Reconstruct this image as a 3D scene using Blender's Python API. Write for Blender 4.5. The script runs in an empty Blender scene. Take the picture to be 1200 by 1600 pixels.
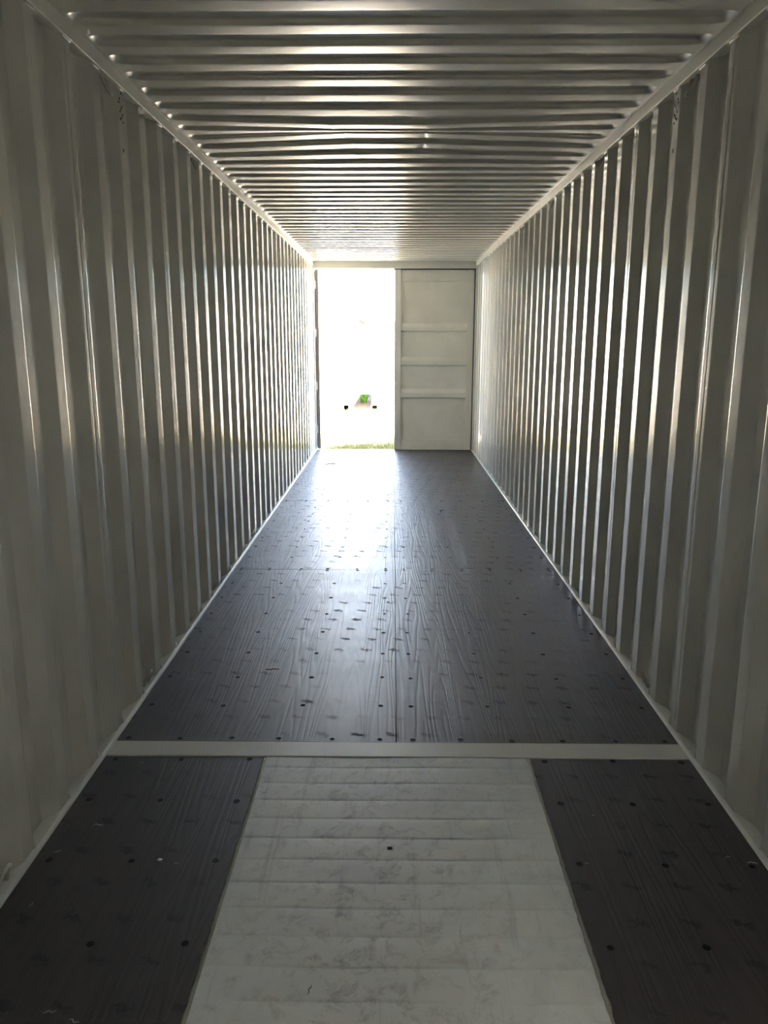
import bpy, bmesh, math, random
from mathutils import Matrix, Vector

scene = bpy.context.scene
C = scene.collection
random.seed(7)
PI = math.pi

# ------------------------------------------------------------------ camera
CAM = Vector((-0.02, 0.0, 1.62))
F_PX = 1207.0
fw = Vector((14.0, 269.0, -F_PX)).normalized()
up = Vector((6.0, 5415.0, F_PX))
up = (up - fw * up.dot(fw)).normalized()
rt = fw.cross(up)
rot = Matrix((rt, fw, up))                      # world = rot @ camera space
cam_data = bpy.data.cameras.new('camera')
cam_data.sensor_fit = 'VERTICAL'
cam_data.sensor_height = 36.0
cam_data.lens = 36.0 * F_PX / 1600.0
cam_data.clip_start = 0.02
cam_data.clip_end = 500
cam = bpy.data.objects.new('camera', cam_data)
cam.matrix_world = Matrix.Translation(CAM) @ rot.to_4x4()
C.objects.link(cam)
scene.camera = cam

# ------------------------------------------------------------------ sky, sun, exposure
SUN_EL = math.radians(48)
SUN_AZ = math.radians(224)                      # clockwise from +Y, where the sun stands
world = bpy.data.worlds.new('sky')
scene.world = world
world.use_nodes = True
wn = world.node_tree.nodes
sky = wn.new('ShaderNodeTexSky')
sky.sky_type = 'NISHITA'
sky.sun_disc = False
sky.sun_elevation = SUN_EL
sky.sun_rotation = SUN_AZ
sky.dust_density = 2.5
wn['Background'].inputs['Strength'].default_value = 0.27
world.node_tree.links.new(sky.outputs[0], wn['Background'].inputs['Color'])
sd = bpy.data.lights.new('sun_offscreen', 'SUN')
sd.energy = 15.0
sd.angle = math.radians(0.6)
sd.color = (1.0, 0.93, 0.825)
sun = bpy.data.objects.new('sun_offscreen', sd)
to_sun = Vector((math.sin(SUN_AZ) * math.cos(SUN_EL), math.cos(SUN_AZ) * math.cos(SUN_EL), math.sin(SUN_EL)))
sun.rotation_euler = to_sun.to_track_quat('Z', 'Y').to_euler()
sun.location = (0, 0, 30)
C.objects.link(sun)
vs = scene.view_settings
vs.view_transform = 'Standard'
vs.look = 'None'
vs.exposure = 3.95
vs.gamma = 1.0
vs.use_curve_mapping = False
cy = scene.cycles
cy.max_bounces = 16
cy.diffuse_bounces = 10
cy.glossy_bounces = 10
cy.use_denoising = True
cy.sample_clamp_indirect = 0.0
cy.caustics_reflective = True
cy.blur_glossy = 0.2


# ------------------------------------------------------------------ materials
def mat(name):
    m = bpy.data.materials.new(name)
    m.use_nodes = True
    nt = m.node_tree
    return m, nt, nt.nodes, nt.links, nt.nodes['Principled BSDF']


def noise(nd, ln, vec, scale, detail=3, rough=0.55, dist=0.0):
    n = nd.new('ShaderNodeTexNoise')
    n.inputs['Scale'].default_value = scale
    n.inputs['Detail'].default_value = detail
    n.inputs['Roughness'].default_value = rough
    n.inputs['Distortion'].default_value = dist
    if vec is not None:
        ln.new(vec, n.inputs['Vector'])
    return n.outputs['Fac']


def ramp(nd, ln, fac, stops):
    r = nd.new('ShaderNodeValToRGB')
    e = r.color_ramp.elements
    while len(e) < len(stops):
        e.new(0.5)
    for q, (p, c) in zip(e, stops):
        q.position = p
        q.color = (c, c, c, 1) if isinstance(c, (int, float)) else (*c, 1)
    ln.new(fac, r.inputs['Fac'])
    return r.outputs['Color']


def math_node(nd, ln, op, a, b=None):
    m = nd.new('ShaderNodeMath')
    m.operation = op
    for i, v in enumerate((a, b)):
        if v is None:
            continue
        if isinstance(v, (int, float)):
            m.inputs[i].default_value = v
        else:
            ln.new(v, m.inputs[i])
    return m.outputs[0]


def mix_rgb(nd, ln, fac, a, b):
    m = nd.new('ShaderNodeMix')
    m.data_type = 'RGBA'
    if isinstance(fac, (int, float)):
        m.inputs[0].default_value = fac
    else:
        ln.new(fac, m.inputs[0])
    for sock, v in ((m.inputs[6], a), (m.inputs[7], b)):
        if isinstance(v, tuple):
            sock.default_value = (*v, 1)
        else:
            ln.new(v, sock)
    return m.outputs[2]


def mapped(nd, ln, scale=(1, 1, 1), source='Object'):
    t = nd.new('ShaderNodeTexCoord')
    mp = nd.new('ShaderNodeMapping')
    mp.inputs['Scale'].default_value = scale
    ln.new(t.outputs[source], mp.inputs['Vector'])
    return mp.outputs[0]


def bump(nd, ln, height, strength, distance, b, normal=None):
    bp = nd.new('ShaderNodeBump')
    bp.inputs['Strength'].default_value = strength
    bp.inputs['Distance'].default_value = distance
    ln.new(height, bp.inputs['Height'])
    if normal is not None:
        ln.new(normal, bp.inputs['Normal'])
    if b is not None:
        ln.new(bp.outputs[0], b.inputs['Normal'])
    return bp.outputs[0]


def paint_material(name, col, rough=(0.11, 0.19), spots=0.5):
    m, nt, nd, ln, b = mat(name)
    v = mapped(nd, ln)
    n1 = noise(nd, ln, v, 1.7, 4, 0.6)
    n2 = noise(nd, ln, v, 22.0, 4, 0.6)
    dark = tuple(c * 0.82 for c in col)
    base = mix_rgb(nd, ln, ramp(nd, ln, n1, [(0.3, 0.0), (0.75, 1.0)]), col, dark)
    # a few rust-brown scuffs
    sc = noise(nd, ln, v, 5.0, 5, 0.7, 0.6)
    base = mix_rgb(nd, ln, math_node(nd, ln, 'MULTIPLY', ramp(nd, ln, sc, [(0.70, 0.0), (0.80, 1.0)]), spots), base, (0.20, 0.16, 0.12))
    ln.new(base, b.inputs['Base Color'])
    rr = nd.new('ShaderNodeMapRange')
    rr.inputs['To Min'].default_value = rough[0]
    rr.inputs['To Max'].default_value = rough[1]
    ln.new(n1, rr.inputs['Value'])
    ln.new(rr.outputs[0], b.inputs['Roughness'])
    b.inputs['Specular IOR Level'].default_value = 1.0
    h = math_node(nd, ln, 'ADD', math_node(nd, ln, 'MULTIPLY', n1, 1.0), math_node(nd, ln, 'MULTIPLY', n2, 0.02))
    bump(nd, ln, h, 0.15, 0.003, b)
    return m


def plain_material(name, col, rough=0.6, spec=0.5, metal=0.0):
    m, nt, nd, ln, b = mat(name)
    v = mapped(nd, ln)
    n1 = noise(nd, ln, v, 9.0, 4, 0.6)
    base = mix_rgb(nd, ln, n1, tuple(c * 0.85 for c in col), tuple(min(1, c * 1.12) for c in col))
    ln.new(base, b.inputs['Base Color'])
    b.inputs['Roughness'].default_value = rough
    b.inputs['Specular IOR Level'].default_value = spec
    b.inputs['Metallic'].default_value = metal
    return m


PAINT = paint_material('grey_white_paint', (0.64, 0.64, 0.59))
ROOF = paint_material('roof_paint', (0.64, 0.64, 0.59), (0.27, 0.36), 0.08)
SATIN = paint_material('satin_frame_paint', (0.64, 0.64, 0.59), (0.36, 0.48), 0.15)
DOORP = paint_material('door_paint', (0.64, 0.64, 0.59), (0.4, 0.55), 0.4)
RUBBER = plain_material('black_rubber', (0.012, 0.012, 0.016), 0.6)
RUBBER_OLD = plain_material('dusty_brown_rubber', (0.20, 0.165, 0.15), 0.7)
STEEL = plain_material('painted_ring_steel', (0.45, 0.45, 0.40), 0.35, 0.6)
SCREW = plain_material('black_screw', (0.014, 0.014, 0.015), 0.75, 0.2)
HOLE = plain_material('black_hole_shade_and_sliver', (0.02, 0.02, 0.02), 0.9)  # even black standing for shade inside openings; also the sliver's own colour
SEAL = plain_material('grey_sealant', (0.26, 0.26, 0.22), 0.55)
SUBFLOOR = plain_material('dark_steel', (0.08, 0.08, 0.08), 0.7)


def floor_material(name, k, dusty, spec):
    m, nt, nd, ln, b = mat(name)
    tc = nd.new('ShaderNodeTexCoord')
    pos = tc.outputs['Object']
    sep = nd.new('ShaderNodeSeparateXYZ')
    ln.new(pos, sep.inputs[0])
    X, Y = sep.outputs[0], sep.outputs[1]
    # wood grain embossed along the length
    mp = nd.new('ShaderNodeMapping')
    mp.inputs['Scale'].default_value = (1.0, 0.05, 1.0)
    ln.new(pos, mp.inputs['Vector'])
    warp = nd.new('ShaderNodeTexNoise')
    warp.inputs['Scale'].default_value = 5.0
    warp.inputs['Detail'].default_value = 2.5
    ln.new(mp.outputs[0], warp.inputs['Vector'])
    rings = math_node(nd, ln, 'SINE', math_node(nd, ln, 'MULTIPLY', warp.outputs['Fac'], 170.0))
    grain = ramp(nd, ln, math_node(nd, ln, 'ADD', math_node(nd, ln, 'MULTIPLY', rings, 0.5), 0.5), [(0.0, 0.0), (0.5, 0.8), (1.0, 1.0)])
    fine = nd.new('ShaderNodeTexNoise')
    fine.inputs['Scale'].default_value = 240.0
    fine.inputs['Detail'].default_value = 2.0
    mp2 = nd.new('ShaderNodeMapping')
    mp2.inputs['Scale'].default_value = (1.0, 0.03, 1.0)
    ln.new(pos, mp2.inputs['Vector'])
    ln.new(mp2.outputs[0], fine.inputs['Vector'])
    # faint stamped print: slanting marks on a skewed lattice, 15 cm apart
    ux = math_node(nd, ln, 'SUBTRACT', X, math_node(nd, ln, 'MULTIPLY', Y, 0.168))
    gx = math_node(nd, ln, 'DIVIDE', ux, 0.147)
    gy = math_node(nd, ln, 'DIVIDE', Y, 0.152)
    fx = math_node(nd, ln, 'SUBTRACT', math_node(nd, ln, 'FRACT', gx), 0.5)
    fy = math_node(nd, ln, 'SUBTRACT', math_node(nd, ln, 'FRACT', gy), 0.5)
    wob = noise(nd, ln, pos, 45.0, 3, 0.6)
    fy2 = math_node(nd, ln, 'ADD', math_node(nd, ln, 'ADD', fy, math_node(nd, ln, 'MULTIPLY', fx, 0.35)), math_node(nd, ln, 'MULTIPLY', math_node(nd, ln, 'SUBTRACT', wob, 0.5), 0.55))
    ex = math_node(nd, ln, 'MULTIPLY', fx, 3.7)
    ey = math_node(nd, ln, 'MULTIPLY', fy2, 10.0)
    d = math_node(nd, ln, 'ADD', math_node(nd, ln, 'MULTIPLY', ex, ex), math_node(nd, ln, 'MULTIPLY', ey, ey))
    mark = ramp(nd, ln, d, [(0.25, 1.0), (0.95, 0.0)])
    area = ramp(nd, ln, noise(nd, ln, pos, 1.6, 3, 0.6), [(0.42, 0.1), (0.56, 1.0)])
    mark = math_node(nd, ln, 'MULTIPLY', mark, area)
    base = mix_rgb(nd, ln, noise(nd, ln, pos, 3.0, 4, 0.6), tuple(c * k for c in (0.013, 0.0105, 0.0108)), tuple(c * k for c in (0.024, 0.019, 0.0192)))
    base = mix_rgb(nd, ln, math_node(nd, ln, 'MULTIPLY', math_node(nd, ln, 'SUBTRACT', 1.0, grain), 0.75), base, (0.005, 0.004, 0.004))
    base = mix_rgb(nd, ln, math_node(nd, ln, 'MULTIPLY', mark, 0.85), base, (0.004, 0.0035, 0.0035))
    dust = ramp(nd, ln, noise(nd, ln, pos, 2.2, 6, 0.7, 0.8), [(0.55, 0.0), (0.8, 1.0)])
    base = mix_rgb(nd, ln, math_node(nd, ln, 'ADD', dusty * 0.5, math_node(nd, ln, 'MULTIPLY', dust, dusty)), base, (0.35, 0.32, 0.28))
    ln.new(base, b.inputs['Base Color'])
    r = math_node(nd, ln, 'ADD', 0.33, math_node(nd, ln, 'MULTIPLY', noise(nd, ln, pos, 2.6, 5, 0.65, 0.5), 0.19))
    r = math_node(nd, ln, 'ADD', r, math_node(nd, ln, 'MULTIPLY', mark, 0.30))
    ln.new(r, b.inputs['Roughness'])
    b.inputs['Specular IOR Level'].default_value = spec
    b.inputs['IOR'].default_value = 1.55
    h = math_node(nd, ln, 'ADD', math_node(nd, ln, 'MULTIPLY', grain, 0.8), math_node(nd, ln, 'MULTIPLY', fine.outputs['Fac'], 0.35))
    nb = bump(nd, ln, h, 0.42, 0.0013, None)
    bump(nd, ln, noise(nd, ln, pos, 1.5, 3, 0.5), 0.3, 0.006, b, nb)
    return m


FLOOR = floor_material('embossed_film_plywood', 1.2, 0.07, 0.9)


def tunnel_material():
    m, nt, nd, ln, b = mat('scuffed_grey_plate')
    v = mapped(nd, ln)
    big = noise(nd, ln, v, 2.6, 6, 0.7, 0.9)
    mid = noise(nd, ln, v, 15.0, 8, 0.8, 0.5)
    streak = noise(nd, ln, mapped(nd, ln, (26.0, 1.6, 1.0)), 1.0, 5, 0.65, 0.3)
    sp = nd.new('ShaderNodeSeparateXYZ')
    ln.new(v, sp.inputs[0])
    offc = math_node(nd, ln, 'ABSOLUTE', math_node(nd, ln, 'ADD', sp.outputs[0], 0.10))
    walk = ramp(nd, ln, math_node(nd, ln, 'ADD', offc, math_node(nd, ln, 'MULTIPLY', math_node(nd, ln, 'SUBTRACT', big, 0.5), 0.7)), [(0.05, 1.0), (0.42, 0.0)])   # trodden strip
    base = mix_rgb(nd, ln, math_node(nd, ln, 'MULTIPLY', walk, 0.38), (0.64, 0.66, 0.63), (0.40, 0.385, 0.35))
    base = mix_rgb(nd, ln, math_node(nd, ln, 'MULTIPLY', ramp(nd, ln, big, [(0.45, 0.0), (0.66, 1.0)]), 0.4), base, (0.45, 0.45, 0.41))
    base = mix_rgb(nd, ln, math_node(nd, ln, 'MULTIPLY', ramp(nd, ln, mid, [(0.50, 0.0), (0.66, 1.0)]), math_node(nd, ln, 'ADD', 0.25, math_node(nd, ln, 'MULTIPLY', walk, 0.6))), base, (0.22, 0.205, 0.18))
    base = mix_rgb(nd, ln, math_node(nd, ln, 'MULTIPLY', ramp(nd, ln, streak, [(0.58, 0.0), (0.72, 1.0)]), 0.35), base, (0.17, 0.15, 0.13))
    base = mix_rgb(nd, ln, math_node(nd, ln, 'MULTIPLY', ramp(nd, ln, noise(nd, ln, v, 34.0, 4, 0.7), [(0.62, 0.0), (0.74, 1.0)]), 0.4), base, (0.60, 0.62, 0.59))
    ln.new(base, b.inputs['Base Color'])
    ln.new(math_node(nd, ln, 'ADD', 0.44, math_node(nd, ln, 'MULTIPLY', big, 0.16)), b.inputs['Roughness'])
    b.inputs['Specular IOR Level'].default_value = 1.0
    bump(nd, ln, mid, 0.12, 0.003, b)
    return m


TUNNEL = tunnel_material()


# ------------------------------------------------------------------ mesh helpers
def new_obj(name, verts, faces, material, parent=None, smooth=False):
    me = bpy.data.meshes.new(name)
    me.from_pydata(verts, [], faces)
    me.materials.append(material)
    if smooth:
        me.polygons.foreach_set('use_smooth', [True] * len(me.polygons))
    me.update()
    o = bpy.data.objects.new(name, me)
    C.objects.link(o)
    o.parent = parent
    return o


def bm_obj(name, bm, material, parent=None, smooth=False):
    me = bpy.data.meshes.new(name)
    bmesh.ops.recalc_face_normals(bm, faces=bm.faces)
    bm.to_mesh(me)
    bm.free()
    me.materials.append(material)
    if smooth:
        me.polygons.foreach_set('use_smooth', [True] * len(me.polygons))
    o = bpy.data.objects.new(name, me)
    C.objects.link(o)
    o.parent = parent
    return o


def add_box(bm, x0, x1, y0, y1, z0, z1, bev=0.0, seg=1):
    r = bmesh.ops.create_cube(bm, size=1.0)
    vs_ = r['verts']
    for v in vs_:
        v.co = Vector(((x0 + x1) / 2 + v.co.x * (x1 - x0), (y0 + y1) / 2 + v.co.y * (y1 - y0), (z0 + z1) / 2 + v.co.z * (z1 - z0)))
    if bev > 0:
        es = {e for v in vs_ for e in v.link_edges}
        bmesh.ops.bevel(bm, geom=list(es), offset=bev, segments=seg, profile=0.5, affect='EDGES')


def box(name, x0, x1, y0, y1, z0, z1, material, parent=None, bev=0.0, seg=1):
    bm = bmesh.new()
    add_box(bm, x0, x1, y0, y1, z0, z1, bev, seg)
    return bm_obj(name, bm, material, parent)


def empty(name, loc=(0, 0, 0), rz=0.0):
    o = bpy.data.objects.new(name, None)
    o.location = loc
    o.rotation_euler = (0, 0, rz)
    o.empty_display_size = 0.1
    C.objects.link(o)
    return o


def tag(o, label, cat, group=None, kind=None):
    o['label'] = label
    o['category'] = cat
    if group:
        o['group'] = group
    if kind:
        o['kind'] = kind
    return o


def add_tube(bm, pts, r, n=8, cap=True):
    pts = [Vector(p) for p in pts]
    rings = []
    ref = None
    for i, p in enumerate(pts):
        a = pts[max(0, i - 1)]
        c = pts[min(len(pts) - 1, i + 1)]
        t = (c - a).normalized()
        if ref is None:
            ref = Vector((0, 0, 1)) if abs(t.z) < 0.9 else Vector((1, 0, 0))
        u = t.cross(ref)
        u = u.normalized() if u.length > 1e-6 else t.orthogonal().normalized()
        w = t.cross(u).normalized()
        ref = -w if False else ref
        rr = r[i] if isinstance(r, (list, tuple)) else r
        rings.append([bm.verts.new(p + u * rr * math.cos(2 * PI * k / n) + w * rr * math.sin(2 * PI * k / n)) for k in range(n)])
    for a, c in zip(rings, rings[1:]):
        for k in range(n):
            bm.faces.new((a[k], a[(k + 1) % n], c[(k + 1) % n], c[k]))
    if cap:
        bm.faces.new(rings[0][::-1])
        bm.faces.new(rings[-1])


def round_profile(pts, r, c=0.0012):
    """2D polyline -> the same with small rounded bends and support points."""
    out = [pts[0]]
    for i in range(1, len(pts) - 1):
        p0, p1, p2 = (Vector(pts[j]) for j in (i - 1, i, i + 1))
        d0 = (p0 - p1).normalized()
        d2 = (p2 - p1).normalized()
        a, b_ = p1 + d0 * r, p1 + d2 * r
        out.append(tuple(p1 + d0 * (r + c)))
        out.append(tuple(a))
        for t in (0.33, 0.67):
            q = a * (1 - t) ** 2 + p1 * 2 * t * (1 - t) + b_ * t ** 2
            out.append(tuple(q))
        out.append(tuple(b_))
        out.append(tuple(p1 + d2 * (r + c)))
    out.append(pts[-1])
    return out


def solidify(o, t):
    m = o.modifiers.new('thickness', 'SOLIDIFY')
    m.thickness = t
    m.offset = -1.0
    m.use_rim = False


# ------------------------------------------------------------------ sizes of the place
Y_FRONT = -0.46          # closed end behind the camera
Y_DOOR = 11.57           # inner face of the doors
X_IN = 1.176             # inner flats of the side walls
DEPTH = 0.036            # corrugation depth of the side walls
X_RAIL = 1.165
Z_RAIL0, Z_RAIL1 = 2.655, 2.722
Z_ROOF = 2.712
PITCH = 0.2795
Z_GROUND = -0.17

# ------------------------------------------------------------------ floor
floor = box('floor', -1.21, 1.21, Y_FRONT - 0.03, Y_DOOR + 0.05, Z_GROUND, -0.028, SUBFLOOR)
tag(floor, 'dark wood-grain plywood floor with grey steel plate between two panels', 'floor', kind='structure')


def screw_mesh():
    bm = bmesh.new()
    n = 12
    prof = [(0.0100, -0.0012), (0.0090, -0.0004), (0.0075, -0.0006), (0.0070, -0.0009), (0.0024, -0.0008)]
    rings = []
    for r, z in prof:
        rings.append([bm.verts.new((r * math.cos(2 * PI * k / n), r * math.sin(2 * PI * k / n), z + 0.0026)) for k in range(n)])
    for a, c in zip(rings, rings[1:]):
        for k in range(n):
            bm.faces.new((a[k], a[(k + 1) % n], c[(k + 1) % n], c[k]))
    bm.faces.new(rings[-1])
    me = bpy.data.meshes.new('screw')
    bm.to_mesh(me)
    bm.free()
    me.materials.append(SCREW)
    return me


SCREW_ME = screw_mesh()
screw_rng = random.Random(3)


def floor_panel(x0, x1, y0, y1, material=None):
    g = 0.0009
    o = box('floor_panel', x0 + g, x1 - g, y0 + g, y1 - g, -0.028, 0.0, material or FLOOR, floor, 0.0012)
    return o


def add_screw(panel, x, y):
    s = bpy.data.objects.new('screw', SCREW_ME)
    s.location = (x + screw_rng.uniform(-.006, .006), y + screw_rng.uniform(-.006, .006), -0.0012)
    k = screw_rng.uniform(0.95, 1.30)
    s.scale = (k, k, 1)
    C.objects.link(s)
    s.parent = panel


XE = 1.163
seams = [2.903, 5.352, 7.785, 10.215, Y_DOOR + 0.05]
for j in range(4):
    y0, y1 = seams[j], seams[j + 1]
    for s in (-1, 1):
        p = floor_panel(min(0, s * XE), max(0, s * XE), y0, y1)
        if j == 3:
            continue
        rows = [y0 + 0.022 + (y1 - y0 - 0.044) * q / 8 for q in range(9)]
        for q, yy in enumerate(rows):
            xs = (0.066, 0.268, 0.484, 0.682, 0.905, 1.112) if q in (0, 8) else (0.070, 0.418, 0.781, 1.110)
            for xx in xs:
                add_screw(p, s * xx, yy)
for s in (-1, 1):
    p = floor_panel(min(s * 0.527, s * XE), max(s * 0.527, s * XE), Y_FRONT, 2.783)
    for yy in (2.762, 2.482, 2.150, 1.808, 1.47, 1.14):
        for xx in (0.582, 0.847, 1.115):
            add_screw(p, s * xx, yy)

# steel cross beam between the wooden floor and the tunnel
beam = box('cross_beam', -XE, XE, 2.787, 2.899, -0.028, 0.003, SATIN, floor, 0.003, 2)
beam['label'] = 'grey painted steel cross beam'


# tunnel plate: one steel sheet with shallow transverse creases
def tunnel_plate():
    ys, zs = [], []
    y = Y_FRONT
    creases = [2.777 - 0.072 - 0.1085 * k for k in range(30)]
    creases = sorted(c for c in creases if c > Y_FRONT + 0.03)
    ys.append(Y_FRONT); zs.append(0.0)
    for c in creases:
        for dy, z in ((-0.05, 0.0001), (-0.006, 0.0), (-0.002, -0.0004), (0.0012, -0.0004), (0.004, 0.00016), (0.012, 0.00015)):
            if c + dy > ys[-1]:
                ys.append(c + dy); zs.append(z)
    ys.append(2.780); zs.append(0.0)
    xs = [-0.516 + 1.032 * i / 16 for i in range(17)]
    V, Fc = [], []
    for yy, zz in zip(ys, zs):
        for xx in xs:
            V.append((xx, yy, 0.001 + zz + 0.0012 * math.sin(xx * 5.1 + yy * 2.3) + 0.0008 * math.sin(xx * 11 - yy * 7)))
    n = len(xs)
    for i in range(len(ys) - 1):
        for k in range(n - 1):
            a = i * n + k
            Fc.append((a, a + 1, a + n + 1, a + n))
    o = new_obj('tunnel_plate', V, Fc, TUNNEL, floor, True)
    solidify(o, 0.004)
    o['label'] = 'scuffed grey steel tunnel plate with faint cross creases'
    return o


tunnel_plate()
for s in (-1, 1):        # rough sealant bead along each side of the plate
    bm = bmesh.new()
    rr = random.Random(11 + s)
    pts, rad = [], []
    y = Y_FRONT + 0.01
    while y < 2.78:
        pts.append((s * 0.5215 + rr.uniform(-.0012, .0012), y, -0.001 + rr.uniform(-.001, .001)))
        rad.append(0.0065 + rr.uniform(-.0012, .0018))
        y += 0.02
    add_tube(bm, pts, rad, 7)
    bm_obj('sealant_bead', bm, SEAL, floor, True)
# small slot in the plate and pry marks: black block painted as its inner shade
box('slot_shade', -0.0325, -0.0165, 2.212, 2.226, 0.0016, 0.0042, HOLE, floor, 0.001)

# ------------------------------------------------------------------ side walls
ROWS = {-1: 2.750, 1: 2.493}      # far edge of inner flat number 0


def wall_profile(s, k0, k1, joint0, joint1):
    """(y, depth) from the middle of inner flat k0 to the middle of inner flat k1; depth grows outwards"""
    yF = lambda k: ROWS[s] + PITCH * k
    pts = []
    yb = yF(k0) - 0.036
    ye = yF(k1) - 0.036
    pts.append((yb, 0.0))
    for k in range(k0, k1):
        y = yF(k)
        pts += [(y, 0.0), (y + 0.068, DEPTH), (y + 0.138, DEPTH), (y + 0.206, 0.0)]
    pts.append((ye, 0.0))
    pts = round_profile(pts, 0.004)
    # lapped joints: this panel dips behind its neighbour at the far end
    if joint1:
        pts[-1] = (ye - 0.0142, 0.0)
        pts += [(ye - 0.0132, 0.0), (ye - 0.0122, 0.0007), (ye - 0.0108, 0.0036), (ye - 0.0098, 0.0046), (ye - 0.0088, 0.0046), (ye - 0.002, 0.0046), (ye + 0.002, 0.0022), (ye + 0.032, 0.0021)]
    return pts


def wall_panel(s, pts, z0, z1, parent):
    zs = [z0, 0.7, 1.4, 2.0, z1]
    V, Fc = [], []
    n = len(pts)
    for z in zs:
        for (y, d) in pts:
            V.append((s * (X_IN + d), y, z))
    for i in range(len(zs) - 1):
        for k in range(n - 1):
            a = i * n + k
            q = (a, a + 1, a + n + 1, a + n)
            Fc.append(q[::-1] if s > 0 else q)
    o = new_obj('wall_panel', V, Fc, PAINT, parent, True)
    solidify(o, 0.002)
    return o


def clip_profile(pts, lo, hi):
    out = []
    for (a, b_) in zip(pts, pts[1:]):
        if not out and a[0] >= lo:
            out.append(a)
        elif not out and b_[0] > lo:
            t = (lo - a[0]) / (b_[0] - a[0])
            out.append((lo, a[1] + t * (b_[1] - a[1])))
        if out:
            if b_[0] > hi:
                t = (hi - a[0]) / (b_[0] - a[0])
                out.append((hi, a[1] + t * (b_[1] - a[1])))
                return out
            out.append(b_)
    return out


bead_bm = bmesh.new()
add_tube(bead_bm, [(0, -0.036, 0), (0, -0.024, 0.0006), (0, -0.010, -0.0005), (0, 0.006, 0.0007), (0, 0.022, -0.0004), (0, 0.036, 0)], [0.003, 0.0052, 0.0046, 0.0055, 0.0047, 0.003], 6)
BEAD_ME = bpy.data.meshes.new('weld_bead')
bead_bm.to_mesh(BEAD_ME)
bead_bm.free()
BEAD_ME.materials.append(SATIN)
BEAD_ME.polygons.foreach_set('use_smooth', [True] * len(BEAD_ME.polygons))
lug_bm = bmesh.new()
add_tube(lug_bm, [(0, 0, -0.004), (0.001, 0.0006, 0.008), (0, 0, 0.017), (-0.002, 0, 0.026)], [0.005, 0.0045, 0.004, 0.0015], 6)
LUG_ME = bpy.data.meshes.new('seal_drip')
lug_bm.to_mesh(LUG_ME)
lug_bm.free()
LUG_ME.materials.append(SATIN)

JOINTS = {-1: [-3, 1, 5, 9, 11, 15, 19, 23, 27, 31], 1: [-2, 2, 6, 10, 14, 18, 22, 26, 30, 33]}
walls = {}
for s, side, lab in ((-1, 'left', 'pale grey corrugated steel side wall running to the open doorway'), (1, 'right', 'pale grey corrugated steel side wall running to the closed door leaf')):
    w = empty('wall_' + side, (s * X_IN, (Y_FRONT + Y_DOOR) / 2, 0))
    tag(w, lab, 'wall', kind='structure')
    walls[s] = w
    inv = Matrix.Translation(-w.location)
    js = JOINTS[s]
    first = int(math.floor((Y_FRONT - ROWS[s]) / PITCH)) - 1
    js = [first] + js
    for i in range(len(js) - 1):
        pts = wall_profile(s, js[i], js[i + 1], i > 0, i < len(js) - 2)
        if i == 0:
            pts = clip_profile(pts, Y_FRONT - 0.01, 99)
        elif i == len(js) - 2:
            pts = clip_profile(pts + [(99, pts[-1][1])], -99, Y_DOOR - 0.03)
        p = wall_panel(s, pts, 0.004, Z_RAIL0 + 0.01, w)
        p.matrix_parent_inverse = inv
    # weld beads at the head of the inner flats, sealing drips at the foot
    for k in range(first + 1, 32):
        y = ROWS[s] + PITCH * k - 0.036
        if y < Y_FRONT + 0.1 or y > 8.0:
            continue
        b_ = bpy.data.objects.new('weld_bead', BEAD_ME)
        b_.location = (s * (X_IN - 0.003), y, Z_RAIL0 - 0.004)
        C.objects.link(b_)
        b_.parent = w
        b_.matrix_parent_inverse = inv
        if y < 6.5:
            b_ = bpy.data.objects.new('seal_drip', LUG_ME)
            b_.location = (s * (X_IN - 0.0015), y + 0.036, 0.016)
            C.objects.link(b_)
            b_.parent = w
            b_.matrix_parent_inverse = inv
    # air vent in one inner flat under the rail: black discs painted as hole shade
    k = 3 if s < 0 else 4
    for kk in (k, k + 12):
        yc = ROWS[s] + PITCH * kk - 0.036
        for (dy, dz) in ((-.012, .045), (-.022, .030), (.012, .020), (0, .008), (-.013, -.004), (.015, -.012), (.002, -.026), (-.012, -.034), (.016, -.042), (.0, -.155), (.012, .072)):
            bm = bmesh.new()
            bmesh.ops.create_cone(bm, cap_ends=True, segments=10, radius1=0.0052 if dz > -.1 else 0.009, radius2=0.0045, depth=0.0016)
            h = bm_obj('vent_hole_shade', bm, HOLE, w)
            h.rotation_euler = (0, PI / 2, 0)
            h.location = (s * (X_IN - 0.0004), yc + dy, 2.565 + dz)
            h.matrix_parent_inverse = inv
    # top rail and bottom rail
    t = box('trim_1' if s < 0 else 'trim_2', min(s * X_RAIL, s * 1.226), max(s * X_RAIL, s * 1.226), Y_FRONT - 0.05, Y_DOOR + 0.02, Z_RAIL0, Z_RAIL1 + 0.03, SATIN, None, 0.004, 3)
    tag(t, 'square grey steel top rail above the %s' % ('wall beside the open doorway' if s < 0 else 'wall beside the closed door'), 'rail', kind='structure')
    # bottom rail: sloping flange with a small upright lip against the floor
    prof = [(1.226, 0.016), (1.170, 0.013), (1.1625, 0.010), (1.1590, 0.004), (1.1590, -0.03), (1.226, -0.03)]
    V, Fc = [], []
    for y in (Y_FRONT - 0.05, Y_DOOR + 0.02):
        V += [(s * x, y, z) for x, z in prof]
    n = len(prof)
    for k in range(n):
        q = (k, (k + 1) % n, n + (k + 1) % n, n + k)
        Fc.append(q if s > 0 else q[::-1])
    Fc.append(tuple(range(n))[::-1]); Fc.append(tuple(range(n, 2 * n)))
    bb = new_obj('baseboard_' + side, V, Fc, SATIN)
    tag(bb, 'narrow grey steel bottom rail where the floor meets the %s' % ('wall beside the open doorway' if s < 0 else 'wall beside the closed door'), 'rail', kind='structure')

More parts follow.
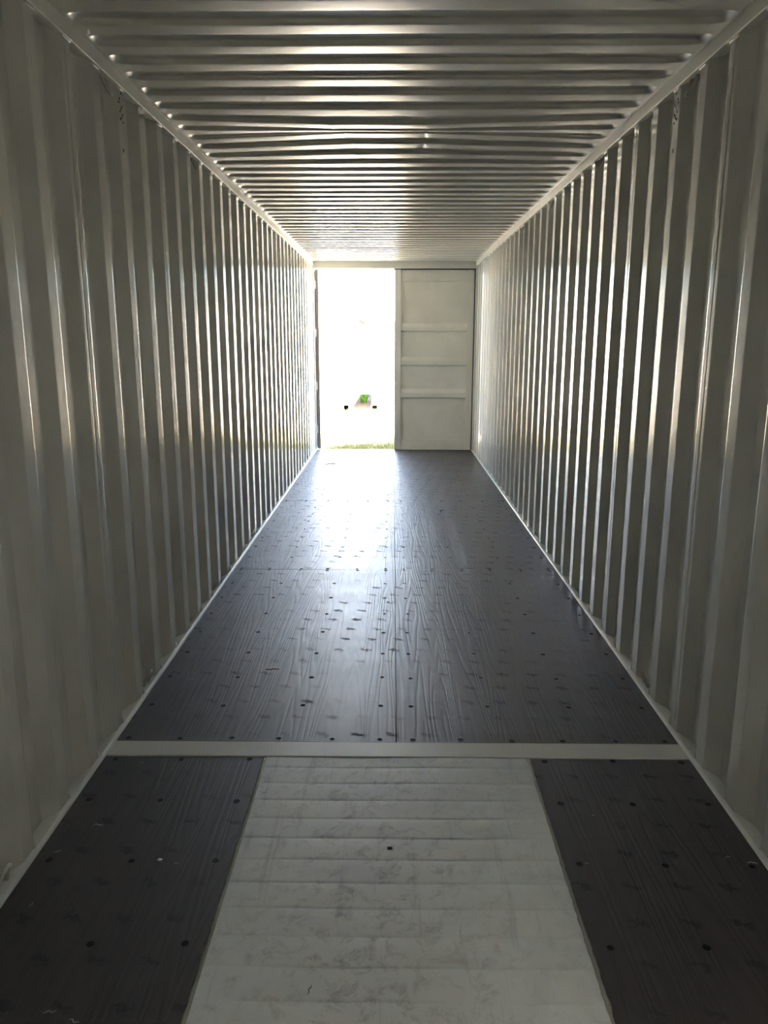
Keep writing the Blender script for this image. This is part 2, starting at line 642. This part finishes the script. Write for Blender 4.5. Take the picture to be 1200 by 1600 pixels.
# front end wall behind the camera: deep corrugations
pts = [(-1.22, 0.0)]
x = -1.15
while x < 1.1:
    pts += [(x, 0.0), (x + 0.03, 0.045), (x + 0.14, 0.045), (x + 0.17, 0.0)]
    x += 0.25
pts.append((1.22, 0.0))
V, Fc = [], []
for z in (-0.02, 2.74):
    V += [(x, Y_FRONT - d, z) for x, d in pts]
n = len(pts)
for k in range(n - 1):
    Fc.append((k, n + k, n + k + 1, k + 1))
wf = new_obj('wall_front', V, Fc, PAINT)
solidify(wf, 0.002)
tag(wf, 'corrugated grey steel end wall facing the doors', 'wall', kind='structure')

# ------------------------------------------------------------------ ceiling
ceiling = empty('ceiling', (0, (Y_FRONT + Y_DOOR) / 2, Z_ROOF))
tag(ceiling, 'grey steel roof of stamped cross corrugations with a creased dent', 'ceiling', kind='structure')
c_inv = Matrix.Translation(-ceiling.location)
RP = 0.2026
PANEL = RP * 5
FLAT, SL, UP_ = 0.0850, 0.0135, 0.0906
R_DEPTH = 0.0195
X_TIP, X_FULL = 1.152, 1.108
Y_R0 = 3.038 - 2 * RP - 0.045      # seam of one roof panel: middle of a low flat
xs_roof = [-1.170, -1.158, -1.152, -1.148, -1.143, -1.138, -1.132, -1.125, -1.118, -1.110, -1.102, -1.093, -1.085, -1.05, -0.95, -0.8, -0.62, -0.45]
xs_roof += [-0.36, -0.345, -0.335, -0.325, -0.31, -0.30, -0.29, -0.28, -0.27, -0.26, -0.25, -0.24, -0.22, -0.15, -0.05, 0.05, 0.11, 0.135, 0.145, 0.155, 0.165, 0.18, 0.25, 0.4, 0.6, 0.8, 0.95, 1.05]
xs_roof += [-x for x in reversed(xs_roof[:13])]


def sstep(t):
    t = max(0.0, min(1.0, t))
    return t * t * (3 - 2 * t)


def dent(x, y):
    # pushed down in front of the crease, sprung up behind it
    kn = [(3.85, 0), (4.06, -0.004), (4.28, -0.014), (4.40, -0.010), (4.52, 0.006), (4.62, 0.020), (4.80, 0.019), (5.0, 0.014), (5.2, 0.006), (5.42, 0)]
    a = 0.0
    for (y0, v0), (y1, v1) in zip(kn, kn[1:]):
        if y0 <= y <= y1:
            a = v0 + (v1 - v0) * (y - y0) / (y1 - y0)
    if a == 0.0:
        return 0.0
    xl = -0.34 + (y - 4.3) * 0.13
    xr = 0.155 + (y - 4.3) * 0.01
    if x < xl:
        g = max(0.0, (x + 1.1) / (xl + 1.1))
    elif x > xr:
        g = max(0.0, (1.1 - x) / (1.1 - xr))
    else:
        g = 1.0
        e = min(x - xl, xr - x)
        g += 0.10 * math.exp(-(e / 0.012) ** 2)
    return a * g * 1.6


def ridge(t):
    """height 0..1 over one pitch; t is the distance from the start of the low flat"""
    a = FLAT
    if t < a or t > a + 2 * SL + UP_:
        return 0.0
    if t < a + SL:
        return (t - a) / SL
    if t < a + SL + UP_:
        return 1.0
    return 1 - (t - a - SL - UP_) / SL


roof_rng = random.Random(5)
k = -3
while Y_R0 + PANEL * k < Y_DOOR:
    ya, yb = Y_R0 + PANEL * k, Y_R0 + PANEL * (k + 1)
    ya, yb = max(ya, Y_FRONT - 0.03), min(yb, Y_DOOR - 0.02)
    k += 1
    if yb - ya < 0.05:
        continue
    y_list = [ya]
    for j in range(-6, 12):
        q = 3.038 + (Y_R0 + PANEL * (k - 1) - Y_R0) - 2 * RP + RP * j    # start of a low flat
        for e, lean in ((FLAT, 1), (FLAT + SL, -1), (FLAT + SL + UP_, 1), (RP, -1)):
            for o_ in (-0.0055, -0.0035, -0.0012, 0.0012, 0.0035, 0.0055):
                y = q + e + o_
                if ya + 0.002 < y < yb - 0.002:
                    y_list.append(y)
        y = q + 0.042
        for y in [q + 0.03, q + 0.055] + [q + FLAT + SL + 0.006 + 0.0087 * z_ for z_ in range(1, 10)]:
            if ya + 0.004 < y < yb - 0.004:
                y_list.append(y)
    y_list.append(yb)
    y_list = sorted(set(round(y, 5) for y in y_list))
    sag = roof_rng.uniform(0.003, 0.006)
    ph = 1.3
    V, Fc = [], []
    for y in y_list:
        t = (y - 3.038) % RP
        h = sum(ridge((y + o_ - 3.038) % RP) for o_ in (-0.004, -0.002, 0.0, 0.002, 0.004)) / 5.0
        u = (y - ya) / (yb - ya)
        z0 = Z_ROOF - sag * math.sin(PI * u)
        if u < 0.02:
            z0 += 0.0
        for x in xs_roof:
            tt = (y - 3.038) % RP - FLAT                 # distance into the recess
            e = 1.0
            if abs(x) > 1.06:
                half = (2 * SL + UP_) / 2
                qx = (abs(x) - 1.092) / (X_TIP - 1.092)      # rounded end cap
                qy = (tt - half) / half
                rad = math.sqrt(max(0.0, qx) ** 2 + abs(qy) ** 4.0) if qx > 0 else abs(qy)
                e = sstep((1.0 - rad) / 0.55) if qx > 0 else 1.0
                if qx > 0:
                    e = min(e, 1.0) * (1 - sstep(qx * 1.0) * 0.15)
            e_end = h
            wv = 0.0012 * math.sin(3.1 * x + ph + 2.0 * y) * (1 - abs(x) / 1.17)
            z = z0 * 1.0 + R_DEPTH * e * e_end + dent(x, y) + wv
            if abs(x) > 1.157:
                z = Z_ROOF
            V.append((x, y, z))
    n = len(xs_roof)
    for i in range(len(y_list) - 1):
        for c in range(n - 1):
            a = i * n + c
            Fc.append((a, a + n, a + n + 1, a + 1))
    p = new_obj('roof_panel', V, Fc, ROOF, ceiling, True)
    p.matrix_parent_inverse = c_inv
    # seam weld along the panel's start
    if 1.5 < ya < 8:
        bm = bmesh.new()
        add_tube(bm, [(-1.15 + 2.3 * q / 40, ya, Z_ROOF - 0.0002 + dent(-1.15 + 2.3 * q / 40, ya)) for q in range(41)], 0.0016, 6)
        wb = bm_obj('seam_weld', bm, ROOF, ceiling, True)
        wb.matrix_parent_inverse = c_inv

# outer roof skin edge: closes the sheet over the rails
# ------------------------------------------------------------------ door end
h = box('trim_3', -1.226, 1.226, Y_DOOR - 0.045, Y_DOOR + 0.08, 2.617, 2.78, SATIN, None, 0.004, 2)
tag(h, 'grey steel door header across the end of the roof', 'header', kind='structure')
for s, nm, lab in ((-1, 'trim_4', 'pale grey steel corner post beside the open doorway'), (1, 'trim_5', 'pale grey steel corner post behind the closed door')):
    h = box(nm, min(s * 1.163, s * 1.235), max(s * 1.163, s * 1.235), Y_DOOR - 0.05, Y_DOOR + 0.15, -0.12, 2.70, PAINT, None, 0.003)
    tag(h, lab, 'corner post', kind='structure')
h = box('trim_6', -1.226, 1.226, Y_DOOR + 0.045, Y_DOOR + 0.08, Z_GROUND + 0.002, -0.002, PAINT, None, 0.003)
tag(h, 'grey steel door sill at the edge of the wooden floor', 'sill', kind='structure')


def door_leaf(name, s, loc, rz, label, gasket_mat, z0=0.008, z1=2.604, w=1.146):
    """hinge edge at the local origin; the leaf runs along s*x; inner face at y=0"""
    root = empty(name, loc, rz)
    tag(root, label, 'door', kind='structure')

    def bx(nm, x0, x1, y0, y1, za, zb, m=DOORP, bev=0.003, par=root):
        return box(nm, min(s * x0, s * x1), max(s * x0, s * x1), y0, y1, za, zb, m, par, bev, 2)
    bx('stile', 0.0, 0.088, 0.0, 0.048, z0, z1)
    bx('stile', w - 0.092, w, 0.0, 0.048, z0, z1)
    bx('top_rail', 0.086, w - 0.090, 0.016, 0.048, 2.440, z1 - 0.001)
    bx('bottom_rail', 0.086, w - 0.090, 0.018, 0.048, z0 + 0.001, 0.150)
    bx('sill_strip', 0.0, w, -0.004, 0.010, z0 - 0.004, z0 + 0.010)
    # pressed sheet with three horizontal swages
    prof = [(0.140, 0.038)]
    for zt, zm, zb in ((1.835, 1.795, 1.745), (1.360, 1.315, 1.255), (0.895, 0.850, 0.780)):
        prof += [(zb - 0.010, 0.038), (zb + 0.004, 0.008), (zm, 0.008), (zt + 0.018, 0.038)]
    prof.append((2.450, 0.038))
    prof = sorted(prof)
    prof = round_profile(prof, 0.005)
    V, Fc = [], []
    for x in (0.080, w - 0.084):
        V += [(s * x, y, z) for z, y in prof]
    n = len(prof)
    for k_ in range(n - 1):
        q = (k_, n + k_, n + k_ + 1, k_ + 1)
        Fc.append(q if s > 0 else q[::-1])
    p = new_obj('door_sheet', V, Fc, DOORP, root, True)
    solidify(p, 0.002)
    # bolt heads in pairs
    bm = bmesh.new()
    bmesh.ops.create_cone(bm, cap_ends=True, segments=10, radius1=0.008, radius2=0.006, depth=0.006)
    bme = bpy.data.meshes.new('bolt')
    bm.to_mesh(bme)
    bm.free()
    bme.materials.append(DOORP)
    spots = []
    for z in (2.562, 2.478):
        spots += [(x, z, 0.014) for x in (w - 0.105, w - 0.195, w - 0.535, w - 0.60)]
    spots += [(x, 1.902, 0.035) for x in (w - 0.105, w - 0.195, w - 0.535, w - 0.60)]
    spots += [(x, 0.682, 0.035) for x in (w - 0.105, w - 0.195, w - 0.535, w - 0.60)]
    spots += [(x, z, 0.035) for z in (1.040, 0.965) for x in (w - 0.34, w - 0.755)]
    spots += [(x, 0.060, 0.016) for x in (w - 0.195, w - 0.535, w - 0.60)]
    for x, z, y in spots:
        o = bpy.data.objects.new('bolt', bme)
        o.location = (s * x, y, z)
        o.rotation_euler = (PI / 2, 0, 0)
        C.objects.link(o)
        o.parent = root
    # rubber gasket round the leaf: top and hinge side
    g = bx('gasket', -0.018, w, 0.006, 0.030, z1 - 0.002, z1 + 0.012, gasket_mat, 0.002)
    g['label'] = 'rubber gasket along the top edge'
    g = bx('gasket', -0.018, 0.002, 0.002, 0.046, z0 - 0.006, z1 + 0.012, gasket_mat, 0.002)
    g['label'] = 'rubber gasket along the hinge edge'
    g = bx('gasket', -0.018, w, 0.006, 0.034, z0 - 0.009, z0 + 0.003, gasket_mat, 0.002)
    g['label'] = 'rubber gasket along the bottom edge'
    # four hinges outside
    for z in (0.30, 0.95, 1.72, 2.40):
        bm = bmesh.new()
        add_tube(bm, [(s * -0.030, 0.052, z - 0.055), (s * -0.030, 0.052, z + 0.055)], 0.013, 10)
        add_box(bm, min(s * -0.03, s * 0.09), max(s * -0.03, s * 0.09), 0.046, 0.060, z - 0.045, z + 0.045, 0.002)
        bm_obj('hinge', bm, DOORP, root)
    # outer sheet
    bx('outer_sheet', 0.02, w - 0.02, 0.046, 0.052, z0 + 0.01, z1 - 0.01, PAINT, 0.0)
    # locking rods outside
    for xr in (w - 0.22, w - 0.72):
        bm = bmesh.new()
        add_tube(bm, [(s * xr, 0.085, z0 - 0.02), (s * xr, 0.085, z1 - 0.02)], 0.016, 10)
        for z in (0.3, 1.0, 1.7, 2.3):
            add_box(bm, s * xr - 0.05, s * xr + 0.05, 0.050, 0.104, z - 0.03, z + 0.03, 0.004)
        bm_obj('locking_rod', bm, STEEL, root)
    return root


door_leaf('door_1', -1, (1.150, Y_DOOR, 0.0), 0.0, 'closed grey steel door leaf with three pressed cross ridges', RUBBER)
door_leaf('door_2', 1, (-1.110, Y_DOOR + 0.118, 0.0), math.radians(95.6), 'open steel door leaf seen edge-on beside the bright doorway', RUBBER_OLD)
g = box('trim_7', 1.1485, 1.1640, Y_DOOR + 0.012, Y_DOOR + 0.04, 0.0, 2.616, RUBBER)
tag(g, 'black rubber seal between closed door leaf and corner post', 'seal', kind='structure')
g = box('trim_8', -0.01, 1.16, Y_DOOR + 0.02, Y_DOOR + 0.04, 2.600, 2.620, RUBBER)
tag(g, 'black rubber seal between closed door leaf and header', 'seal', kind='structure')


# ------------------------------------------------------------------ lashing rings
def ring_mesh(sign):
    """bent rod loop: both ends welded to the rail, bow standing off; local +x points into the room, sign: +1 up, -1 down"""
    bm = bmesh.new()
    pts = []
    for q in range(13):
        a = PI * q / 12
        y = -0.028 * math.cos(a)
        r = math.sin(a)
        pts.append((0.004 + 0.026 * r, y, sign * (0.060 * r ** 0.8)))
    pts = [(-0.004, -0.028, -sign * 0.012)] + pts + [(-0.004, 0.028, -sign * 0.012)]
    add_tube(bm, pts, 0.0062, 8)
    me = bpy.data.meshes.new('ring_rod')
    bmesh.ops.recalc_face_normals(bm, faces=bm.faces)
    bm.to_mesh(me)
    bm.free()
    me.materials.append(STEEL)
    me.polygons.foreach_set('use_smooth', [True] * len(me.polygons))
    return me


def lug_mesh():
    bm = bmesh.new()
    add_box(bm, -0.014, 0.012, -0.008, 0.008, -0.008, 0.008, 0.003, 2)
    me = bpy.data.meshes.new('weld_lug')
    bm.to_mesh(me)
    bm.free()
    me.materials.append(STEEL)
    return me


RINGS = {1: ring_mesh(1), -1: ring_mesh(-1)}
LUG = lug_mesh()
for s, y_first in ((-1, 3.412), (1, 3.435)):
    for sign in (1, -1):
        side = 'open-doorway wall' if s < 0 else 'closed-door wall'
        what = 'lashing ring on the bottom rail, %s' if sign > 0 else 'lashing ring under the top rail, %s'
        for q in range(-1, 6):
            if sign < 0 and q < 0:
                continue
            y = y_first + 1.3975 * q
            r = bpy.data.objects.new('lashing_ring', RINGS[sign])
            z = 0.020 if sign > 0 else Z_RAIL0 - 0.006
            r.location = (s * (1.196), y, z)
            r.rotation_euler = (0, 0, 0 if s < 0 else PI)
            C.objects.link(r)
            nth = ['before the grey cross beam', 'first beyond the grey cross beam', 'second beyond the grey cross beam', 'third beyond the grey cross beam', 'fourth beyond the grey cross beam', 'fifth beyond the grey cross beam', 'sixth beyond the grey cross beam'][q + 1]
            tag(r, what % side + ', ' + nth, 'lashing ring', ('bottom' if sign > 0 else 'top') + ' lashing rings on the ' + side)
            for dy in (-0.028, 0.028):
                g = bpy.data.objects.new('weld_lug', LUG)
                g.location = (-0.002, dy, -sign * 0.004)
                C.objects.link(g)
                g.parent = r

# ------------------------------------------------------------------ bits lying on the floor
CHIP = plain_material('white_paint_chip', (0.8, 0.8, 0.78), 0.5)
SHAVE = plain_material('bright_metal_shaving', (0.55, 0.55, 0.52), 0.35, 0.6, 0.3)
TWIG = plain_material('rusty_brown_twig', (0.10, 0.045, 0.022), 0.7)
bm = bmesh.new()
bmesh.ops.create_icosphere(bm, subdivisions=2, radius=0.007)
for v in bm.verts:
    v.co = Vector((v.co.x * 1.15 + 0.001 * math.sin(v.co.y * 900), v.co.y * 0.85, v.co.z * 0.45))
o = bm_obj('paint_chip', bm, CHIP, None, True)
o.location = (-0.757, 2.153, 0.0028)
tag(o, 'tiny white chip on the dark floor panel beside the grey plate', 'chip')


def shaving(name, label, x, y, rz, scale, material, curl=1.0, cat='shaving', group=None):
    bm = bmesh.new()
    pts = [(-0.020 + 0.040 * q / 10, 0.0035 * math.sin(q * 0.55 * curl) + 0.002 * math.sin(q * 1.3 + x * 20), 0.0022 + 0.0030 * abs(math.sin(q * 0.5 * curl))) for q in range(11)]
    add_tube(bm, pts, [0.0008 + 0.0008 * math.sin(PI * q / 10) for q in range(11)], 5)
    ob = bm_obj(name, bm, material, None, True)
    ob.location = (x, y, 0.0)
    ob.rotation_euler = (0, 0, rz)
    ob.scale = (scale, scale, scale)
    tag(ob, label, cat, group)
    return ob


for (x, y, rz, sc, cu, lb) in (
        (-1.02, 2.33, 0.1, 1.1, 1.0, 'long wavy metal shaving on the front panel by the open-doorway wall'),
        (-1.10, 2.19, 0.4, 0.7, 2.0, 'small crinkled metal shaving close to the open-doorway wall on the front panel'),
        (-0.70, 2.138, 0.2, 0.5, 1.2, 'tiny metal shaving right beside the white chip on the front panel'),
        (-1.075, 1.95, 1.3, 0.6, 1.6, 'short hooked metal shaving turned along the length of the front panel'),
        (-1.0, 2.73, 0.1, 0.6, 1.0, 'small metal shaving on the front panel against the cross beam'),
        (-0.86, 1.58, 0.3, 1.0, 1.0, 'wavy metal shaving lying beside another one far in front of the cross beam'),
        (-0.79, 1.555, -0.3, 0.9, 1.4, 'crinkled metal shaving lying next to the grey plate far in front of the cross beam'),
        (1.125, 2.16, -0.2, 1.0, 0.6, 'bright straight metal shaving on a screw by the closed-door wall'),
        (1.06, 2.19, 0.1, 0.6, 0.5, 'faint thin metal shaving next to the brighter one by the closed-door wall'),
        (0.685, 2.41, 0.6, 0.4, 1.5, 'tiny bright metal speck on the front panel on the closed-door side'),
        (0.60, 2.155, 0.0, 0.4, 1.0, 'tiny metal shaving beside a screw next to the grey plate'),
        (-0.995, 3.49, 0.2, 1.2, 2.0, 'larger curled metal shaving on the floor beyond the cross beam'),
        (-1.0, 3.56, -0.4, 0.8, 1.0, 'smaller metal shaving just behind the curled one beyond the cross beam')):
    shaving('metal_shaving', lb, x, y, rz, sc * 0.8, SHAVE, cu, 'shaving', 'metal shavings on the floor')
shaving('twig', 'rust-brown splinter lying on the dark floor near the centre seam', -0.62, 3.60, -0.12, 1.75, TWIG, 0.3, 'splinter')
shaving('dry_twig', 'dark curled twig on the floor in front of the closed door', 0.46, 7.27, 1.2, 3.2, TWIG, 0.6, 'twig')
shaving('dry_leaf_strip', 'dark strip of debris lying in the bright doorway glare', -0.83, 10.1, 0.5, 4.5, TWIG, 0.7, 'debris')
shaving('black_sliver', 'short black sliver lying on the grey tunnel plate', -0.225, 1.655, 1.25, 0.75, HOLE, 0.5, 'sliver')
shaving('wire_bit', 'tiny bent wire lying on the grey tunnel plate', -0.485, 2.53, 0.4, 0.5, SHAVE, 2.0, 'wire')

# ------------------------------------------------------------------ outside: ground
def ground_material():
    m, nt, nd, ln, b = mat('gravel_and_dry_grass')
    v = mapped(nd, ln)
    n1 = noise(nd, ln, v, 0.5, 5, 0.6)
    n2 = noise(nd, ln, v, 30.0, 5, 0.7)
    c = mix_rgb(nd, ln, n2, (0.34, 0.28, 0.205), (0.54, 0.465, 0.36))
    c = mix_rgb(nd, ln, math_node(nd, ln, 'MULTIPLY', ramp(nd, ln, n1, [(0.5, 0.0), (0.62, 1.0)]), 0.5), c, (0.30, 0.22, 0.15))
    ln.new(c, b.inputs['Base Color'])
    b.inputs['Roughness'].default_value = 0.95
    b.inputs['Specular IOR Level'].default_value = 0.05
    bump(nd, ln, n2, 0.6, 0.02, b)
    return m


GROUND = ground_material()
V, Fc = [], []
N = 40
for i in range(N + 1):
    for j in range(N + 1):
        x, y = -100 + 200 * i / N, -90 + 200 * j / N
        V.append((x, y, Z_GROUND))
for i in range(N):
    for j in range(N):
        a = i * (N + 1) + j
        Fc.append((a, a + N + 1, a + N + 2, a + 1))
gr = new_obj('ground', V, Fc, GROUND)
tag(gr, 'bright sunlit gravel yard outside the doorway', 'ground', kind='structure')


def leaf_material(name, c0, c1):
    m, nt, nd, ln, b = mat(name)
    v = mapped(nd, ln)
    ln.new(mix_rgb(nd, ln, noise(nd, ln, v, 14.0, 2), c0, c1), b.inputs['Base Color'])
    b.inputs['Roughness'].default_value = 0.7
    b.inputs['Specular IOR Level'].default_value = 0.08
    return m


GRASS = leaf_material('yellow_green_grass', (0.11, 0.115, 0.02), (0.30, 0.275, 0.11))
WEED = leaf_material('fresh_green_weed', (0.05, 0.13, 0.012), (0.13, 0.24, 0.04))


def blades(name, spots, hmin, hmax, wd, material, seed, per=1, spread=0.02):
    r = random.Random(seed)
    V, Fc = [], []
    for (x, y) in spots:
        for _ in range(per):
            a = r.uniform(0, 2 * PI)
            bx_, by_ = x + r.gauss(0, spread), y + r.gauss(0, spread)
            h_ = r.uniform(hmin, hmax)
            ln_ = r.uniform(0.15, 0.7) * h_
            dx, dy = math.cos(a), math.sin(a)
            px, py = -dy * wd / 2, dx * wd / 2
            i0 = len(V)
            V += [(bx_ - px, by_ - py, Z_GROUND - 0.002), (bx_ + px, by_ + py, Z_GROUND - 0.002),
                  (bx_ + dx * ln_ * .4 + px * .7, by_ + dy * ln_ * .4 + py * .7, Z_GROUND + h_ * .6), (bx_ + dx * ln_ * .4 - px * .7, by_ + dy * ln_ * .4 - py * .7, Z_GROUND + h_ * .6),
                  (bx_ + dx * ln_, by_ + dy * ln_, Z_GROUND + h_)]
            Fc += [(i0, i0 + 1, i0 + 2, i0 + 3), (i0 + 3, i0 + 2, i0 + 4)]
    return new_obj(name, V, Fc, material)


SOIL = leaf_material('dark_brown_soil', (0.05, 0.03, 0.02), (0.095, 0.058, 0.038))
sr = random.Random(4)
V, Fc = [], []
for i in range(15):
    for j in range(5):
        V.append((-1.09 + 0.455 * j / 4 + sr.uniform(-.012, .012) * (0 < j < 4), 20.25 + 0.42 * i + sr.uniform(-.08, .08), Z_GROUND + (0.004 if j in (0, 4) or i in (0, 14) else sr.uniform(0.02, 0.06))))
for i in range(14):
    for j in range(4):
        a = i * 5 + j
        Fc.append((a, a + 1, a + 6, a + 5))
sb = new_obj('soil_bed', V, Fc, SOIL, None, True)
tag(sb, 'strip of brown soil in the shaded gap between the two white containers', 'soil', kind='structure')
rg = random.Random(21)
spots = []
while len(spots) < 5500:
    x, y = rg.uniform(-1.6, 1.2), rg.uniform(12.3, 15.2)
    if rg.random() < (1.0 if y < 13.4 else 0.45):
        spots.append((x, y))
g = blades('grass', spots, 0.02, 0.075, 0.007, GRASS, 5, 3)
tag(g, 'short yellow-green grass growing on the ground just outside the doorway', 'grass', kind='stuff')
spots = [(rg.uniform(-3.4, 0.6), 19.72 - abs(rg.gauss(0, 0.12))) for _ in range(260)]
g = blades('grass', spots, 0.03, 0.11, 0.012, GRASS, 6, 3, 0.04)
tag(g, 'yellowish grass along the foot of the white containers', 'grass', kind='stuff')
spots = [(-0.86 + max(-0.06, min(0.06, rg.gauss(0, 0.05))), 22.6 + rg.gauss(0, 0.3)) for _ in range(60)]
g = blades('weed', spots, 0.10, 0.30, 0.03, WEED, 8, 4, 0.010)
tag(g, 'green leafy weed growing in the shaded gap between two containers', 'weed')


# ------------------------------------------------------------------ outside: two white containers
WHITE = paint_material('outdoor_white_paint', (0.74, 0.74, 0.70), (0.4, 0.55), 0.3)


def outdoor_container(loc, length, label, H_=2.591):
    root = empty('shipping_container', loc)
    tag(root, label, 'container')
    W = 1.219
    # base
    box('base_frame', -W, W, 0.0, length, 0.0, 0.16, WHITE, root, 0.005)
    for sx in (-1, 1):
        for yy in (0.0, length - 0.16):
            box('corner_post', min(sx * (W - 0.15), sx * W), max(sx * (W - 0.15), sx * W), yy, yy + 0.16, 0.0, H_, WHITE, root, 0.006)
        box('top_rail', min(sx * (W - 0.06), sx * W), max(sx * (W - 0.06), sx * W), 0.10, length - 0.10, H_ - 0.07, H_ - 0.01, WHITE, root, 0.004)
        # corrugated side
        pr = [(0.12, 0.0)]
        y = 0.2
        while y < length - 0.4:
            pr += [(y, 0.0), (y + 0.068, 0.036), (y + 0.138, 0.036), (y + 0.206, 0.0)]
            y += 0.2795
        pr.append((length - 0.12, 0.0))
        V, Fc = [], []
        for z in (0.14, H_ - 0.04):
            V += [(sx * (W - 0.045 + d), y, z) for y, d in pr]
        n = len(pr)
        for k_ in range(n - 1):
            q = (k_, k_ + 1, n + k_ + 1, n + k_)
            Fc.append(q if sx > 0 else q[::-1])
        solidify(new_obj('side_panel', V, Fc, WHITE, root), 0.002)
    box('roof_sheet', -W + 0.03, W - 0.03, 0.08, length - 0.08, H_ - 0.04, H_ - 0.015, WHITE, root, 0.004)
    box('end_wall', -W + 0.1, W - 0.1, length - 0.10, length - 0.06, 0.14, H_ - 0.03, WHITE, root, 0.004)
    box('header', -W + 0.14, W - 0.14, 0.0, 0.12, H_ - 0.13, H_ - 0.004, WHITE, root, 0.004)
    for sx in (-1, 1):
        box('door_leaf', min(sx * 0.006, sx * 1.07), max(sx * 0.006, sx * 1.07), 0.03, 0.08, 0.165, H_ - 0.135, WHITE, root, 0.006)
        for xr in (0.25, 0.80):
            bm = bmesh.new()
            add_tube(bm, [(sx * xr, 0.0, 0.10), (sx * xr, 0.0, H_ - 0.07)], 0.017, 10)
            for z in (0.35, 1.0, 1.65, 2.25):
                add_box(bm, sx * xr - 0.05, sx * xr + 0.05, -0.022, 0.034, z - 0.03, z + 0.03, 0.004)
            bm_obj('locking_rod', bm, WHITE, root)
            box('rod_handle', min(sx * xr, sx * (xr + 0.22)), max(sx * xr, sx * (xr + 0.22)), -0.034, -0.022, 1.08, 1.12, WHITE, root, 0.003)
    return root


outdoor_container((-2.36, 19.95, Z_GROUND), 6.06, 'tall sunlit white shipping container standing beside the open door leaf and green weed', 2.896)
outdoor_container((0.66, 19.85, Z_GROUND), 6.06, 'sunlit white shipping container carrying a grey cabinet on its end')

# grey cabinet with a hood on the end of that container
CABM = plain_material('weathered_grey_cabinet', (0.05, 0.05, 0.046), 0.7, 0.3)
CABD = plain_material('dark_grey_hood', (0.03, 0.03, 0.032), 0.7, 0.3)
cab = empty('wall_cabinet', (-0.10, 19.70, 1.02))
tag(cab, 'dark grey metal cabinet with a hood hung on the white container', 'cabinet')
box('body', -0.16, 0.42, 0.0, 0.16, 0.0, 0.98, CABM, cab, 0.008, 2)
box('hood', -0.175, 0.435, -0.03, 0.16, 0.965, 1.06, CABD, cab, 0.006)
box('door_panel', -0.145, 0.0, -0.010, 0.004, 0.03, 0.95, CABM, cab, 0.004)
box('door_panel', 0.02, 0.41, -0.010, 0.004, 0.03, 0.95, plain_material('pale_cabinet_door', (0.08, 0.078, 0.07), 0.7, 0.3), cab, 0.004)

# ------------------------------------------------------------------ outside: a house beyond the gap
WALLM = plain_material('slate_blue_house_boards', (0.07, 0.08, 0.085), 0.9, 0.3)
TILE = plain_material('dark_roof_tiles', (0.04, 0.038, 0.038), 0.8, 0.3)
house = empty('house', (-4.15, 46.0, Z_GROUND))
tag(house, 'slate grey house with a steep dark roof far beyond the gap between containers', 'house')
hw, hl, he, hr = 2.2, 9.0, 2.95, 4.3
V = [(-hw, 0, 0), (hw, 0, 0), (hw, 0, he), (0, 0, hr), (-hw, 0, he), (-hw, hl, 0), (hw, hl, 0), (hw, hl, he), (0, hl, hr), (-hw, hl, he)]
Fc = [(0, 1, 2, 3, 4), (9, 8, 7, 6, 5), (1, 6, 7, 2), (5, 0, 4, 9), (2, 7, 8, 3), (4, 3, 8, 9)]
new_obj('wall', V, Fc, WALLM, house)
for sx in (-1, 1):
    V = []
    for y in (-0.5, hl + 0.5):
        for z in (0.0, 0.16):
            V += [(0, y, hr + 0.02 + z), (sx * (hw + 0.45), y, he - 0.45 * (hr - he) / hw + 0.02 + z)]
    Fc = [(0, 1, 3, 2), (4, 6, 7, 5), (0, 4, 5, 1), (2, 3, 7, 6), (0, 2, 6, 4), (1, 5, 7, 3)]
    o = new_obj('roof_slope', V, Fc, TILE, house)
for wx in (-1.1, 1.1):
    f = box('window', wx - 0.6, wx + 0.6, -0.06, 0.02, 0.95, 2.1, WHITE, house, 0.01)
    box('pane', wx - 0.52, wx + 0.52, -0.08, -0.05, 1.03, 2.02, plain_material('dark_glass', (0.05, 0.06, 0.07), 0.1), f)

# white board fence in front of the house
FENCE = plain_material('white_fence_paint', (0.72, 0.72, 0.70), 0.7)
fence = empty('fence', (-1.6, 43.0, Z_GROUND))
tag(fence, 'white upright board fence in front of the slate grey house', 'fence')
fr = random.Random(2)
for k in range(30):
    x0 = -2.5 + 0.168 * k
    box('board', x0, x0 + 0.152, 0.0, 0.025, 0.02, 2.02 + fr.uniform(-.015, .015), FENCE, fence, 0.004)
for z in (0.45, 1.55):
    box('fence_rail', -2.55, 2.6, 0.024, 0.08, z, z + 0.09, FENCE, fence, 0.004)
for x0 in (-2.4, -0.8, 0.8, 2.4):
    box('post', x0 - 0.05, x0 + 0.05, 0.078, 0.178, 0.0, 1.9, FENCE, fence, 0.006)
